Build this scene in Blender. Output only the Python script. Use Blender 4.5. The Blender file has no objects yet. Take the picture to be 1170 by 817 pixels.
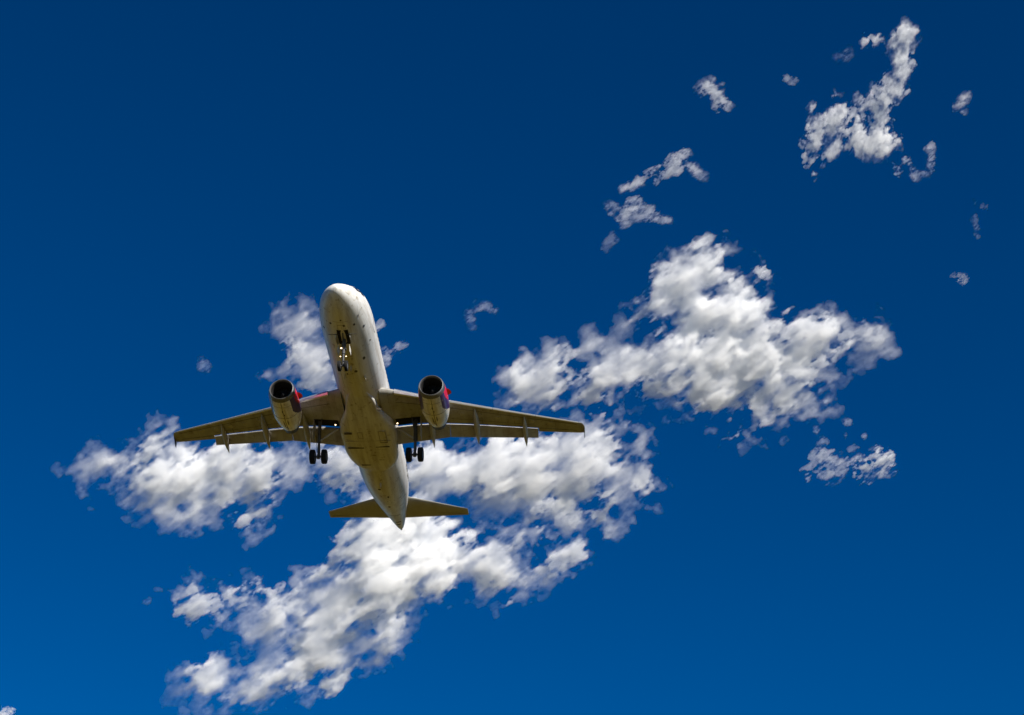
import bpy, math, random
import numpy as np
from mathutils import Matrix, Vector

# ---------------------------------------------------------------- camera, sky, sun, exposure
SC = bpy.context.scene
F_PX, PW, PH = 2100.0, 1170.0, 817.0            # focal length in photograph pixels
# body frame (x starboard-negative, y forward, z up) -> camera frame, fitted from the photograph
R_BODY = np.array([[-0.9969112, -0.0753994, 0.0219755],
                   [-0.0261861, 0.5829180, 0.8121089],
                   [-0.0740424, 0.8090251, -0.5830919]])
T_BODY = np.array([-12.724561, 5.884974, -132.892053])
PITCH = math.radians(4.0)
UP_C = math.sin(PITCH) * R_BODY[:, 1] + math.cos(PITCH) * R_BODY[:, 2]
UP_C /= np.linalg.norm(UP_C)
FW_C = np.array([0, 0, -1.0]); FW_C = FW_C - FW_C.dot(UP_C) * UP_C; FW_C /= np.linalg.norm(FW_C)
RT_C = np.cross(FW_C, UP_C)
M_CW = np.stack([RT_C, FW_C, UP_C])             # camera frame -> world frame
EYE = np.array([0, 0, 1.7])

def mat4(R, t):
    m = Matrix.Identity(4)
    for i in range(3):
        for j in range(3): m[i][j] = float(R[i, j])
        m[i][3] = float(t[i])
    return m

cam_data = bpy.data.cameras.new('camera')
cam_data.sensor_width = 36.0
cam_data.lens = 36.0 * F_PX / PW
cam_data.clip_start = 0.1
cam_data.clip_end = 60000.0
cam = bpy.data.objects.new('camera', cam_data)
SC.collection.objects.link(cam)
cam.matrix_world = mat4(M_CW, EYE)
SC.camera = cam

# sun direction (towards the sun) given in the camera's own axes, then turned to the world
SUN_C = np.array([0.45, 0.83, 0.25]); SUN_C /= np.linalg.norm(SUN_C)
SUN_W = M_CW @ SUN_C
SUN_EL = math.asin(SUN_W[2]); SUN_AZ = math.atan2(SUN_W[0], SUN_W[1])
print('SUN elevation', math.degrees(SUN_EL), 'azimuth', math.degrees(SUN_AZ))
SUN_STRENGTH, SKY_STRENGTH, EXPOSURE = 5.0, 0.050, 0.80

world = bpy.data.worlds.new('World'); SC.world = world
world.use_nodes = True
wn = world.node_tree; wn.nodes.clear()
sky = wn.nodes.new('ShaderNodeTexSky'); sky.sky_type = 'NISHITA'; sky.sun_disc = False
sky.sun_elevation = SUN_EL; sky.sun_rotation = SUN_AZ
sky.altitude = 1500; sky.air_density = 1.0; sky.dust_density = 0.0; sky.ozone_density = 4.0
hsv = wn.nodes.new('ShaderNodeHueSaturation'); hsv.inputs['Saturation'].default_value = 1.40; hsv.inputs['Hue'].default_value = 0.496; hsv.inputs['Value'].default_value = 0.70
bg = wn.nodes.new('ShaderNodeBackground'); bg.inputs['Strength'].default_value = SKY_STRENGTH
wo = wn.nodes.new('ShaderNodeOutputWorld')
wn.links.new(sky.outputs['Color'], hsv.inputs['Color'])
gm = wn.nodes.new('ShaderNodeGamma'); gm.inputs['Gamma'].default_value = 1.25
wn.links.new(hsv.outputs['Color'], gm.inputs['Color'])
wn.links.new(gm.outputs['Color'], bg.inputs['Color'])
wn.links.new(bg.outputs['Background'], wo.inputs['Surface'])

sun_data = bpy.data.lights.new('sun', 'SUN'); sun_data.energy = SUN_STRENGTH
sun_data.angle = math.radians(0.53); sun_data.color = (1.0, 0.95, 0.87)
sun = bpy.data.objects.new('sun', sun_data); SC.collection.objects.link(sun)
sun.rotation_euler = Vector(SUN_W.tolist()).to_track_quat('Z', 'Y').to_euler()
sun.location = (0, 0, 300)

SC.view_settings.view_transform = 'Standard'; SC.view_settings.look = 'None'
SC.view_settings.exposure = EXPOSURE; SC.view_settings.gamma = 1.0
SC.view_settings.use_curve_mapping = False
SC.render.engine = 'CYCLES'
SC.cycles.use_denoising = True
SC.cycles.max_bounces = 40; SC.cycles.diffuse_bounces = 4; SC.cycles.glossy_bounces = 3
SC.cycles.transmission_bounces = 2; SC.cycles.volume_bounces = 34; SC.cycles.transparent_max_bounces = 96
SC.cycles.use_adaptive_sampling = True; SC.cycles.adaptive_threshold = 0.02

rng = np.random.default_rng(11)
random.seed(5)

# ---------------------------------------------------------------- helpers
def tag(o, label=None, cat=None, group=None, kind=None):
    if label: o['label'] = label
    if cat: o['category'] = cat
    if group: o['group'] = group
    if kind: o['kind'] = kind
    return o

def link(name, me, mats=(), parent=None, smooth=True):
    for m in (mats if isinstance(mats, (list, tuple)) else [mats]): me.materials.append(m)
    if smooth and len(me.polygons): me.polygons.foreach_set('use_smooth', [True] * len(me.polygons))
    o = bpy.data.objects.new(name, me); SC.collection.objects.link(o)
    if parent: o.parent = parent
    return o

def new_mat(name):
    m = bpy.data.materials.new(name); m.use_nodes = True
    nt = m.node_tree
    return m, nt, nt.nodes['Principled BSDF']

def node(nt, typ, ins=None, **kw):
    n = nt.nodes.new(typ)
    for k, v in kw.items(): setattr(n, k, v)
    for k, v in (ins or {}).items(): n.inputs[k].default_value = v
    return n

# ---------------------------------------------------------------- ground far below (lights the airliner's belly)
def ground():
    m, nt, b = new_mat('dry_field')
    tc = node(nt, 'ShaderNodeTexCoord')
    n1 = node(nt, 'ShaderNodeTexNoise', {'Scale': 0.01, 'Detail': 8.0}); nt.links.new(tc.outputs['Object'], n1.inputs['Vector'])
    n2 = node(nt, 'ShaderNodeTexNoise', {'Scale': 3.0, 'Detail': 6.0}); nt.links.new(tc.outputs['Object'], n2.inputs['Vector'])
    mx = node(nt, 'ShaderNodeMath', operation='ADD'); nt.links.new(n1.outputs['Fac'], mx.inputs[0]); nt.links.new(n2.outputs['Fac'], mx.inputs[1])
    cr = node(nt, 'ShaderNodeValToRGB'); nt.links.new(mx.outputs[0], cr.inputs['Fac'])
    cr.color_ramp.elements[0].position = 0.35; cr.color_ramp.elements[0].color = GROUND_A
    cr.color_ramp.elements[1].position = 0.75; cr.color_ramp.elements[1].color = GROUND_B
    nt.links.new(cr.outputs['Color'], b.inputs['Base Color']); b.inputs['Roughness'].default_value = 1.0
    b.inputs['Specular IOR Level'].default_value = 0.1
    R, n = 30000.0, 48
    v = [(0, 0, 0)]; q = []
    rings = (30, 120, 500, 2000, 8000, R)
    for r in rings: v += [(r * math.cos(2 * math.pi * i / n), r * math.sin(2 * math.pi * i / n), 0) for i in range(n)]
    for i in range(n): q.append((0, 1 + i, 1 + (i + 1) % n))
    for k in range(len(rings) - 1):
        for i in range(n):
            a, c = 1 + k * n, 1 + (k + 1) * n
            q.append((a + i, c + i, c + (i + 1) % n, a + (i + 1) % n))
    me = bpy.data.meshes.new('ground'); me.from_pydata(v, [], q)
    tag(link('ground', me, m, smooth=False), kind='structure')
GROUND_A, GROUND_B = (0.036, 0.024, 0.0012, 1), (0.066, 0.046, 0.003, 1)
ground()

# ---------------------------------------------------------------- airliner materials
def paint(name, col, rough=0.35, dirt=(0.42, 0.36, 0.27), amount=0.25, stretch=(1.2, 0.12, 1.2), spec=0.5, panels=0.0, metallic=0.0, coat=0.0, pw=1.6, ph=0.75):
    """paint or metal with streaky dirt along the airflow, spots and faint panel joints"""
    m, nt, b = new_mat(name)
    tc = node(nt, 'ShaderNodeTexCoord'); L = nt.links.new
    mp = node(nt, 'ShaderNodeMapping', {'Scale': stretch}); L(tc.outputs['Object'], mp.inputs['Vector'])
    n1 = node(nt, 'ShaderNodeTexNoise', {'Scale': 1.6, 'Detail': 8.0, 'Roughness': 0.65}); L(mp.outputs[0], n1.inputs['Vector'])
    n2 = node(nt, 'ShaderNodeTexNoise', {'Scale': 2.6, 'Detail': 5.0}); L(tc.outputs['Object'], n2.inputs['Vector'])
    r1 = node(nt, 'ShaderNodeMapRange', {'From Min': 0.42, 'From Max': 0.74, 'To Min': 0.0, 'To Max': amount}); L(n1.outputs['Fac'], r1.inputs['Value'])
    r2 = node(nt, 'ShaderNodeMapRange', {'From Min': 0.60, 'From Max': 0.72, 'To Min': 0.0, 'To Max': amount * 0.8}); L(n2.outputs['Fac'], r2.inputs['Value'])
    ad = node(nt, 'ShaderNodeMath', operation='ADD', use_clamp=True); L(r1.outputs[0], ad.inputs[0]); L(r2.outputs[0], ad.inputs[1])
    mx = node(nt, 'ShaderNodeMix', data_type='RGBA'); L(ad.outputs[0], mx.inputs['Factor'])
    mx.inputs['A'].default_value = (*col, 1); mx.inputs['B'].default_value = (*[c * d for c, d in zip(col, dirt)], 1)
    res = mx.outputs['Result']
    if panels:
        mp2 = node(nt, 'ShaderNodeMapping', {'Rotation': (0, 0, math.radians(90))}); L(tc.outputs['Object'], mp2.inputs['Vector'])
        br = node(nt, 'ShaderNodeTexBrick', {'Scale': 1.0, 'Mortar Size': 0.012, 'Mortar Smooth': 0.3, 'Brick Width': pw, 'Row Height': ph, 'Color1': (1, 1, 1, 1), 'Color2': (.95, .95, .95, 1), 'Mortar': (1 - panels,) * 3 + (1,)})
        L(mp2.outputs[0], br.inputs['Vector'])
        m2 = node(nt, 'ShaderNodeMix', data_type='RGBA', blend_type='MULTIPLY'); m2.inputs['Factor'].default_value = 1.0
        L(res, m2.inputs['A']); L(br.outputs['Color'], m2.inputs['B']); res = m2.outputs['Result']
    L(res, b.inputs['Base Color'])
    rr = node(nt, 'ShaderNodeMapRange', {'To Min': rough * 0.85, 'To Max': min(1, rough * 1.5)}); L(n1.outputs['Fac'], rr.inputs['Value']); L(rr.outputs[0], b.inputs['Roughness'])
    b.inputs['Specular IOR Level'].default_value = spec; b.inputs['Metallic'].default_value = metallic
    b.inputs['Coat Weight'].default_value = coat; b.inputs['Coat Roughness'].default_value = 0.15
    return m

M_WHITE = paint('white_fuselage_paint', (0.66, 0.655, 0.63), 0.38, (0.42, 0.34, 0.22), 0.75, (1.3, 0.10, 1.3), panels=0.22, coat=0.05, spec=0.35, pw=3.2, ph=1.3)
M_WING = paint('grey_wing_paint', (0.36, 0.36, 0.34), 0.45, (0.5, 0.42, 0.32), 0.75, (1.0, 0.22, 1.0), panels=0.5, pw=1.4, ph=2.1)
M_FLAP = paint('grey_flap_paint', (0.40, 0.39, 0.36), 0.45, (0.5, 0.4, 0.3), 0.7, (1.0, 0.22, 1.0), panels=0.4, pw=0.9, ph=2.4)
M_BARE = paint('bare_aluminium', (0.72, 0.72, 0.73), 0.32, (0.7, 0.68, 0.62), 0.35, metallic=0.85)
M_LIP = paint('worn_lip_metal', (0.20, 0.20, 0.205), 0.38, (0.6, 0.58, 0.5), 0.5, metallic=0.8)
M_FAIR = paint('fairing_paint', (0.42, 0.41, 0.37), 0.45, (0.55, 0.48, 0.4), 0.6)
M_CREAM = paint('white_cowl_paint', (0.80, 0.78, 0.72), 0.35, (0.42, 0.33, 0.2), 0.7, (2.2, 0.3, 2.2), panels=0.3, coat=0.2, pw=1.55, ph=1.4)
M_PURPLE = paint('purple_cowl_paint', (0.036, 0.013, 0.10), 0.3, (0.6, 0.6, 0.6), 0.3, coat=0.3)
M_PINK = paint('magenta_cowl_paint', (0.62, 0.012, 0.035), 0.3, (0.6, 0.6, 0.6), 0.3, coat=0.3)
M_NOZ = paint('burnt_nozzle_metal', (0.075, 0.068, 0.06), 0.5, (0.5, 0.5, 0.5), 0.6, metallic=0.6)
M_DARK = paint('bay_shade_and_hose_black', (0.018, 0.018, 0.018), 0.8, amount=0.3, spec=0.2)  # near-black stands in for shade inside the wheel bays; plain black on the hose
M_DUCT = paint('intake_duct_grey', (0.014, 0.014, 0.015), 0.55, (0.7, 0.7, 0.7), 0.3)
M_BLADE = paint('titanium_blade', (0.018, 0.018, 0.020), 0.4, (0.7, 0.7, 0.7), 0.3, metallic=0.7)
M_TYRE = paint('tyre_rubber', (0.009, 0.009, 0.0095), 0.9, (0.8, 0.8, 0.8), 0.4, spec=0.25)
M_HUB = paint('wheel_hub_grey', (0.10, 0.10, 0.10), 0.5, (0.6, 0.6, 0.6), 0.4)
M_STRUT = paint('gear_leg_grey', (0.055, 0.055, 0.058), 0.5, (0.4, 0.36, 0.3), 0.6)
M_MARK = paint('dark_grey_marking', (0.06, 0.06, 0.065), 0.5, amount=0.2)
M_GLASS = paint('window_glass', (0.02, 0.022, 0.025), 0.08, amount=0.05, spec=0.6)
M_JOINT = paint('panel_joint_sealant', (0.09, 0.075, 0.05), 0.8, amount=0.3)
M_SEAM = paint('skin_seam', (0.34, 0.30, 0.23), 0.7, amount=0.4)

def lamp_mat(name, strength, col):
    m, nt, b = new_mat(name)
    b.inputs['Base Color'].default_value = (*col, 1)
    b.inputs['Emission Color'].default_value = (*col, 1); b.inputs['Emission Strength'].default_value = strength
    return m
M_LAMP = lamp_mat('lit_landing_lamp', 3.0, (1.0, 0.72, 0.40))

# ---------------------------------------------------------------- shape helpers (airliner frame: s metres aft of the nose, x to picture left, z up)
def P(s, x, z): return (x, -s, z)

def interp(tab, s):
    """smooth monotone interpolation of table rows at s"""
    t = np.array(tab, float); xs = t[:, 0]
    out = []
    for c in range(1, t.shape[1]):
        y = t[:, c]; h = np.diff(xs); d = np.diff(y) / h
        mm = np.zeros(len(xs)); mm[0], mm[-1] = d[0], d[-1]
        for i in range(1, len(xs) - 1):
            if d[i - 1] * d[i] > 0:
                w1, w2 = 2 * h[i] + h[i - 1], h[i] + 2 * h[i - 1]
                mm[i] = (w1 + w2) / (w1 / d[i - 1] + w2 / d[i])
        k = min(max(np.searchsorted(xs, s) - 1, 0), len(xs) - 2)
        u = (s - xs[k]) / h[k]
        out.append((2*u**3-3*u*u+1)*y[k] + (u**3-2*u*u+u)*h[k]*mm[k] + (-2*u**3+3*u*u)*y[k+1] + (u**3-u*u)*h[k]*mm[k+1])
    return out

def loft(name, rings, mats, parent, caps=(True, True), closed=True, smooth=True, mat_of=None):
    """skin through equal rings of points"""
    n = len(rings[0]); v = [tuple(p) for r in rings for p in r]; q = []
    for i in range(len(rings) - 1):
        for j in range(n if closed else n - 1):
            a, b2 = i * n + j, i * n + (j + 1) % n
            q.append((a, b2, b2 + n, a + n))
    if caps[0]: q.append(tuple(range(n - 1, -1, -1)))
    if caps[1]: q.append(tuple(range((len(rings) - 1) * n, len(rings) * n)))
    me = bpy.data.meshes.new(name); me.from_pydata(v, [], q)
    o = link(name, me, mats, parent, smooth)
    if mat_of:
        idx = [mat_of(p.center) for p in me.polygons]; me.polygons.foreach_set('material_index', idx)
    fix(me)
    if smooth: me.set_sharp_from_angle(angle=math.radians(38))
    return o

def fix(me):
    import bmesh
    b = bmesh.new(); b.from_mesh(me); bmesh.ops.recalc_face_normals(b, faces=b.faces); b.to_mesh(me); b.free()

def tube_data(pts, rad, n=12):
    pts = [Vector(p) for p in pts]; rings = []
    for i, p in enumerate(pts):
        d = (pts[min(i + 1, len(pts) - 1)] - pts[max(i - 1, 0)]).normalized()
        a = d.orthogonal().normalized() if i == 0 else (a - d * a.dot(d)).normalized()
        b2 = d.cross(a)
        r = rad[i] if isinstance(rad, (list, tuple)) else rad
        rings.append([p + (a * math.cos(2 * math.pi * k / n) + b2 * math.sin(2 * math.pi * k / n)) * r for k in range(n)])
    return rings

def tube(name, pts, rad, mats, parent, n=12): return loft(name, tube_data(pts, rad, n), mats, parent)

def multi(name, ringsets, mats, parent, smooth=True, mat_ids=None):
    """several capped lofts joined in one mesh"""
    v, q, mi = [], [], []
    for k, rings in enumerate(ringsets):
        o = len(v); n = len(rings[0]); v += [tuple(p) for r in rings for p in r]; c = len(q)
        for i in range(len(rings) - 1):
            for j in range(n):
                a, b2 = o + i * n + j, o + i * n + (j + 1) % n
                q.append((a, b2, b2 + n, a + n))
        q.append(tuple(o + j for j in range(n - 1, -1, -1))); q.append(tuple(o + (len(rings) - 1) * n + j for j in range(n)))
        mi += [mat_ids[k] if mat_ids else 0] * (len(q) - c)
    me = bpy.data.meshes.new(name); me.from_pydata(v, [], q)
    o = link(name, me, mats, parent, smooth); me.polygons.foreach_set('material_index', mi); fix(me)
    if smooth: me.set_sharp_from_angle(angle=math.radians(38))
    return o

# ---------------------------------------------------------------- airliner
plane = bpy.data.objects.new('airliner', None); SC.collection.objects.link(plane)
plane.empty_display_size = 3
plane.matrix_world = mat4(M_CW @ R_BODY, EYE + M_CW @ T_BODY)
tag(plane, 'white twin-engine airliner flying low overhead with landing gear and flaps down', 'airliner')

# fuselage: bottom z, top z, half width against s
FUS = [(0.22,-.86,-.74,.06),(0.33,-1.05,-.52,.31),(0.58,-1.26,-.24,.60),(1.05,-1.49,.14,.94),(1.7,-1.70,.60,1.27),(2.5,-1.85,1.16,1.54),(3.25,-1.94,1.62,1.715),(4.4,-2.02,1.96,1.88),(5.8,-2.07,2.07,1.965),(7,-2.07,2.07,1.975),
       (23.8,-2.07,2.07,1.975),(25.5,-1.98,2.07,1.96),(27.5,-1.72,2.07,1.87),(29.5,-1.32,2.05,1.68),(31.5,-.84,1.98,1.40),(33.5,-.30,1.84,1.04),(35.3,.20,1.62,.70),(36.6,.54,1.38,.43),(37.3,.74,1.20,.24),(37.56,.88,1.04,.10)]
def fus_ring(s, n=72, grow=0.0):
    zb, zt, hw = interp(FUS, s); zc, hz = (zb + zt) / 2, (zt - zb) / 2
    return [P(s, (hw + grow) * math.sin(2 * math.pi * k / n), zc - (hz + grow) * math.cos(2 * math.pi * k / n)) for k in range(n)]
def fus_at(s, th, grow=0.0):
    zb, zt, hw = interp(FUS, s); zc, hz = (zb + zt) / 2, (zt - zb) / 2
    return Vector(P(s, (hw + grow) * math.sin(th), zc - (hz + grow) * math.cos(th)))
stations = [.22, .25, .33, .45, .58, .78, 1.05, 1.35, 1.7, 2, 2.4, 2.8, 3.2, 3.8, 4.4, 5.1, 5.8, 7] + [7 + i * 1.2 for i in range(1, 14)] + [23.8 + i * 0.55 for i in range(0, 25)] + [37.3, 37.45, 37.56]
fuselage = loft('fuselage', [fus_ring(s) for s in stations], M_WHITE, plane)

def decal(name, s0, s1, t0, t1, mat, parent, grow=0.012, ns=6, nt_=6, round_=0.0, depth=0.03):
    """thin curved plate that follows the fuselage skin, proud of it by a few millimetres"""
    v, q = [], []
    for layer in (grow, grow - depth):
        for i in range(ns + 1):
            for j in range(nt_ + 1):
                a, b2 = i / ns * 2 - 1, j / nt_ * 2 - 1
                if round_:
                    aa = a * math.sqrt(1 - round_ * b2 * b2 / 2); bb = b2 * math.sqrt(1 - round_ * a * a / 2)
                else: aa, bb = a, b2
                v.append(fus_at((s0 + s1) / 2 + aa * (s1 - s0) / 2, (t0 + t1) / 2 + bb * (t1 - t0) / 2, layer))
    w = nt_ + 1; off = (ns + 1) * w
    for i in range(ns):
        for j in range(nt_):
            a = i * w + j; q.append((a, a + w, a + w + 1, a + 1)); q.append((off + a, off + a + 1, off + a + w + 1, off + a + w))
    rim = [i * w for i in range(ns + 1)] + [ns * w + j for j in range(1, w)] + [i * w + nt_ for i in range(ns - 1, -1, -1)] + [j for j in range(nt_ - 1, 0, -1)]
    for k in range(len(rim)):
        a, b2 = rim[k], rim[(k + 1) % len(rim)]; q.append((a, b2, b2 + off, a + off))
    me = bpy.data.meshes.new(name); me.from_pydata([tuple(p) for p in v], [], q)
    o = link(name, me, mat, parent, smooth=False); fix(me)
    return o

D = math.radians
for sg in (1, -1):                                              # cabin windows and cockpit panes
    for k in range(40):
        s = 7.4 + k * 0.533
        if 14.0 < s < 15.2: continue
        decal('cabin_window', s - .12, s + .12, sg * D(102) - .085, sg * D(102) + .085, M_GLASS, fuselage, 0.006, 4, 4, 1.0)
    for (s0, s1, a, b2) in ((1.75, 2.35, 148, 176), (2.05, 2.75, 120, 144), (2.70, 3.25, 112, 132)):
        decal('cockpit_window', s0, s1, sg * D(a), sg * D(b2), M_GLASS, fuselage, 0.006, 5, 5, 0.25)
    for s0 in (5.6, 31.0):                                       # cabin door outlines
        lo, hi = D(80), D(128)
        for nm, a in (('front_seam', (s0, s0 + .035, lo, hi)), ('rear_seam', (s0 + .82, s0 + .855, lo, hi)), ('sill_seam', (s0, s0 + .855, lo - .02, lo))):
            decal('door_seam', a[0], a[1], sg * a[2], sg * a[3], M_MARK, fuselage, 0.005, 2, 8)
    decal('static_port', 4.3, 4.55, sg * D(52) - .06, sg * D(52) + .06, M_MARK, fuselage, 0.006, 5, 5, 1.0)
    for s0, th in ((2.7, 66),):           # probes on the nose
        p = fus_at(s0, sg * D(th), -.02); e = fus_at(s0, sg * D(th), .13); f = e + Vector((0, .26, 0))
        tube('pitot_probe', [p, e, f], [.02, .018, .012], M_FAIR, fuselage, 8)
# belly marks: panels, antennas, vents as in the photograph
for s0, s1, a, b2, rd in ((3.30, 3.55, -9, -4, 1), (3.20, 3.42, 24, 30, 1), (3.5, 3.72, -34, -28, 1), (7.6, 7.95, -36, -29, 1), (6.3, 6.5, -60, -56, 1), (8.9, 9.2, -12, -5, 1), (9.3, 9.5, 10, 14, 1),
                          (2.75, 2.9, -4, 1, 1), (26.2, 26.5, 4, 12, 1), (30.3, 30.6, -4, 5, 1), (35.0, 35.25, -26, 12, 0), (27.8, 28.2, -10, -5, 1), (33.0, 33.1, -30, 30, 0), (29.0, 29.06, -40, 55, 0), (35.7, 35.95, -18, 14, 0)):
    decal('belly_panel', s0, s1, D(a), D(b2), M_JOINT, fuselage, 0.006, 5, 5, 1.0 * rd)
for s0, s1, a, b2 in ((3.35, 7.1, -9.5, -8.8), (3.35, 7.1, 8.8, 9.5), (3.33, 3.38, -9.5, 9.5), (7.08, 7.13, -9.5, 9.5), (3.35, 4.6, -.3, .3), (3.0, 3.03, -20, 20), (7.9, 11.5, 28, 29), (9.9, 9.94, -60, 60)):
    decal('panel_seam', s0, s1, D(a), D(b2), M_SEAM, fuselage, 0.004, 8, 6)
for s0, th in ((8.4, 0), (9.6, 18), (25.2, 0), (10.0, -24)):     # blade antennas
    base = fus_at(s0, D(th), -.03); n_ = Vector((base.x, 0, base.z)).normalized()
    rings = []
    for h, c, t in ((0, .42, .03), (.18, .34, .022), (.33, .2, .012)):
        ctr = base + n_ * h + Vector((0, -h * .55, 0)); side = n_.cross(Vector((0, 1, 0)))
        rings.append([ctr + Vector((0, c / 2 * math.cos(u), 0)) + side * (t * math.sin(u)) for u in [2 * math.pi * k / 10 for k in range(10)]])
    loft('blade_antenna', rings, M_FAIR, fuselage)
# small registration marks on the starboard... picture-right flank behind the wing
def stroke_marks():
    sets = []
    def seg(pts, w=.05):
        pp = [fus_at(s, -t, .004) for s, t in pts]; sets.append(tube_data(pp, w * .55, 6))
    y0, dh = D(84), .27
    def glyph(s, pts): seg([(s + a * .42, y0 + b2 * dh) for a, b2 in pts])
    glyph(25.6, [(0, 0), (.0, 1)]); glyph(25.6, [(0, .5), (.8, .5)]); glyph(25.6, [(.8, 0), (.8, 1)])
    glyph(26.15, [(0, 0), (.4, 1), (.8, 0)]); glyph(26.15, [(.2, .42), (.6, .42)])
    glyph(26.65, [(.1, .5), (.5, .5)])
    glyph(27.0, [(0, 1), (0, 0), (.75, 0)])
    glyph(27.5, [(.4 + .4 * math.cos(u), .5 + .5 * math.sin(u)) for u in [2 * math.pi * k / 14 for k in range(15)]])
    glyph(28.05, [(0, 1), (.4, 0), (.8, 1)])
    multi('registration_mark', sets, M_MARK, fuselage)
stroke_marks()

# belly fairing
BF = [(10.6, .3, -1.85, -1.7), (12.0, .75, -2.02, -1.55), (13.3, 1.15, -2.16, -1.42), (14.4, 1.35, -2.28, -1.55), (15.5, 1.75, -2.42, -1.25), (16.7, 2.12, -2.53, -.92), (18, 2.22, -2.56, -.9), (19.6, 2.20, -2.53, -.98), (20.8, 2.08, -2.44, -1.1), (21.8, 1.80, -2.32, -1.25), (22.6, 1.35, -2.20, -1.5), (23.2, .75, -2.06, -1.8)]
def bf_ring(s, n=40):
    hw, zb, zt = interp(BF, s); pts = []
    for k in range(n):
        u = 2 * math.pi * k / n; c, t = math.sin(u), -math.cos(u); e = 0.62
        x = hw * math.copysign(abs(c) ** e, c); z = (zb + zt) / 2 + (zt - zb) / 2 * math.copysign(abs(t) ** e, t)
        pts.append(P(s, x, z))
    return pts
fairing = loft('belly_fairing', [bf_ring(10.6 + i * .42) for i in range(31)], M_WHITE, fuselage)
def bf_plate(name, s0, s1, x0, x1, mat=M_JOINT, z=None):
    zz = interp(BF, (s0 + s1) / 2)[1]
    v = [P(s, x, interp(BF, s)[1] + dz) for dz in (-.006, .05) for s, x in ((s0, x0), (s0, x1), (s1, x1), (s1, x0))]
    me = bpy.data.meshes.new(name); me.from_pydata(v, [], [(0, 1, 2, 3), (7, 6, 5, 4), (0, 4, 5, 1), (1, 5, 6, 2), (2, 6, 7, 3), (3, 7, 4, 0)])
    o = link(name, me, mat, fuselage, smooth=False); fix(me); return o
bf_plate('vent_slot', 18.85, 19.0, .45, 1.75); bf_plate('vent_slot', 18.8, 18.88, -1.6, -.5)
bf_plate('vent_slot', 16.75, 16.95, 1.15, 1.75); bf_plate('vent_slot', 13.95, 14.05, -1.6, -1.2)
bf_plate('vent_slot', 21.75, 21.9, .35, 1.05)
for x0, x1, s0, s1 in ((-1.55, -1.0, 16.6, 18.2), (.3, .65, 16.7, 17.5)):         # access panel outlines
    for a in ((s0, s0 + .05, x0, x1), (s1, s1 + .05, x0, x1), (s0, s1, x0, x0 + .05), (s0, s1, x1, x1 + .05)): bf_plate('panel_seam', *a, M_SEAM)
for a in ((15.6, 19.9, -.012, .012), (17.9, 17.92, -1.8, 1.8)): bf_plate('panel_seam', *a, M_SEAM)

# ---- wings
WING = [(1.5, 12.55, -1.22, 7.1, .150), (2.24, 13.0, -1.08, 6.45, .145), (6.4, 15.22, -.66, 4.15, .118), (11.0, 17.82, -.02, 2.88, .110), (16.65, 21.08, .86, 1.52, .105)]   # x, LE s, z, chord, t/c
def wing_at(x): return interp(WING, x)
def foil(u, top):
    """NACA thickness with a flat-ish supercritical underside, u in 0..1"""
    t = 5 * (.2969 * math.sqrt(u) - .126 * u - .3516 * u * u + .2843 * u ** 3 - .1015 * u ** 4)
    return t * 1.05 if top else -t * .88
def wing_ring(x, u0, u1, sg, n=14, dz=0.0):
    """section between chord fractions u0..u1, closed"""
    le, z, c, tc = wing_at(x); up, lo = [], []
    for k in range(n + 1):
        u = u0 + (u1 - u0) * (1 - math.cos(math.pi * k / n)) / 2 if u0 < .01 else u0 + (u1 - u0) * k / n
        up.append(P(le + c * u, sg * x, z + dz + c * tc * foil(u, True))); lo.append(P(le + c * u, sg * x, z + dz + c * tc * foil(u, False)))
    return up + lo[::-1][:-1] if u0 < .01 else up + lo[::-1]
X_OUT = 13.35
def cut(x): return 0.735 if x > 6.4 else 0.735 - .035 * (6.4 - x) / 5
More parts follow.
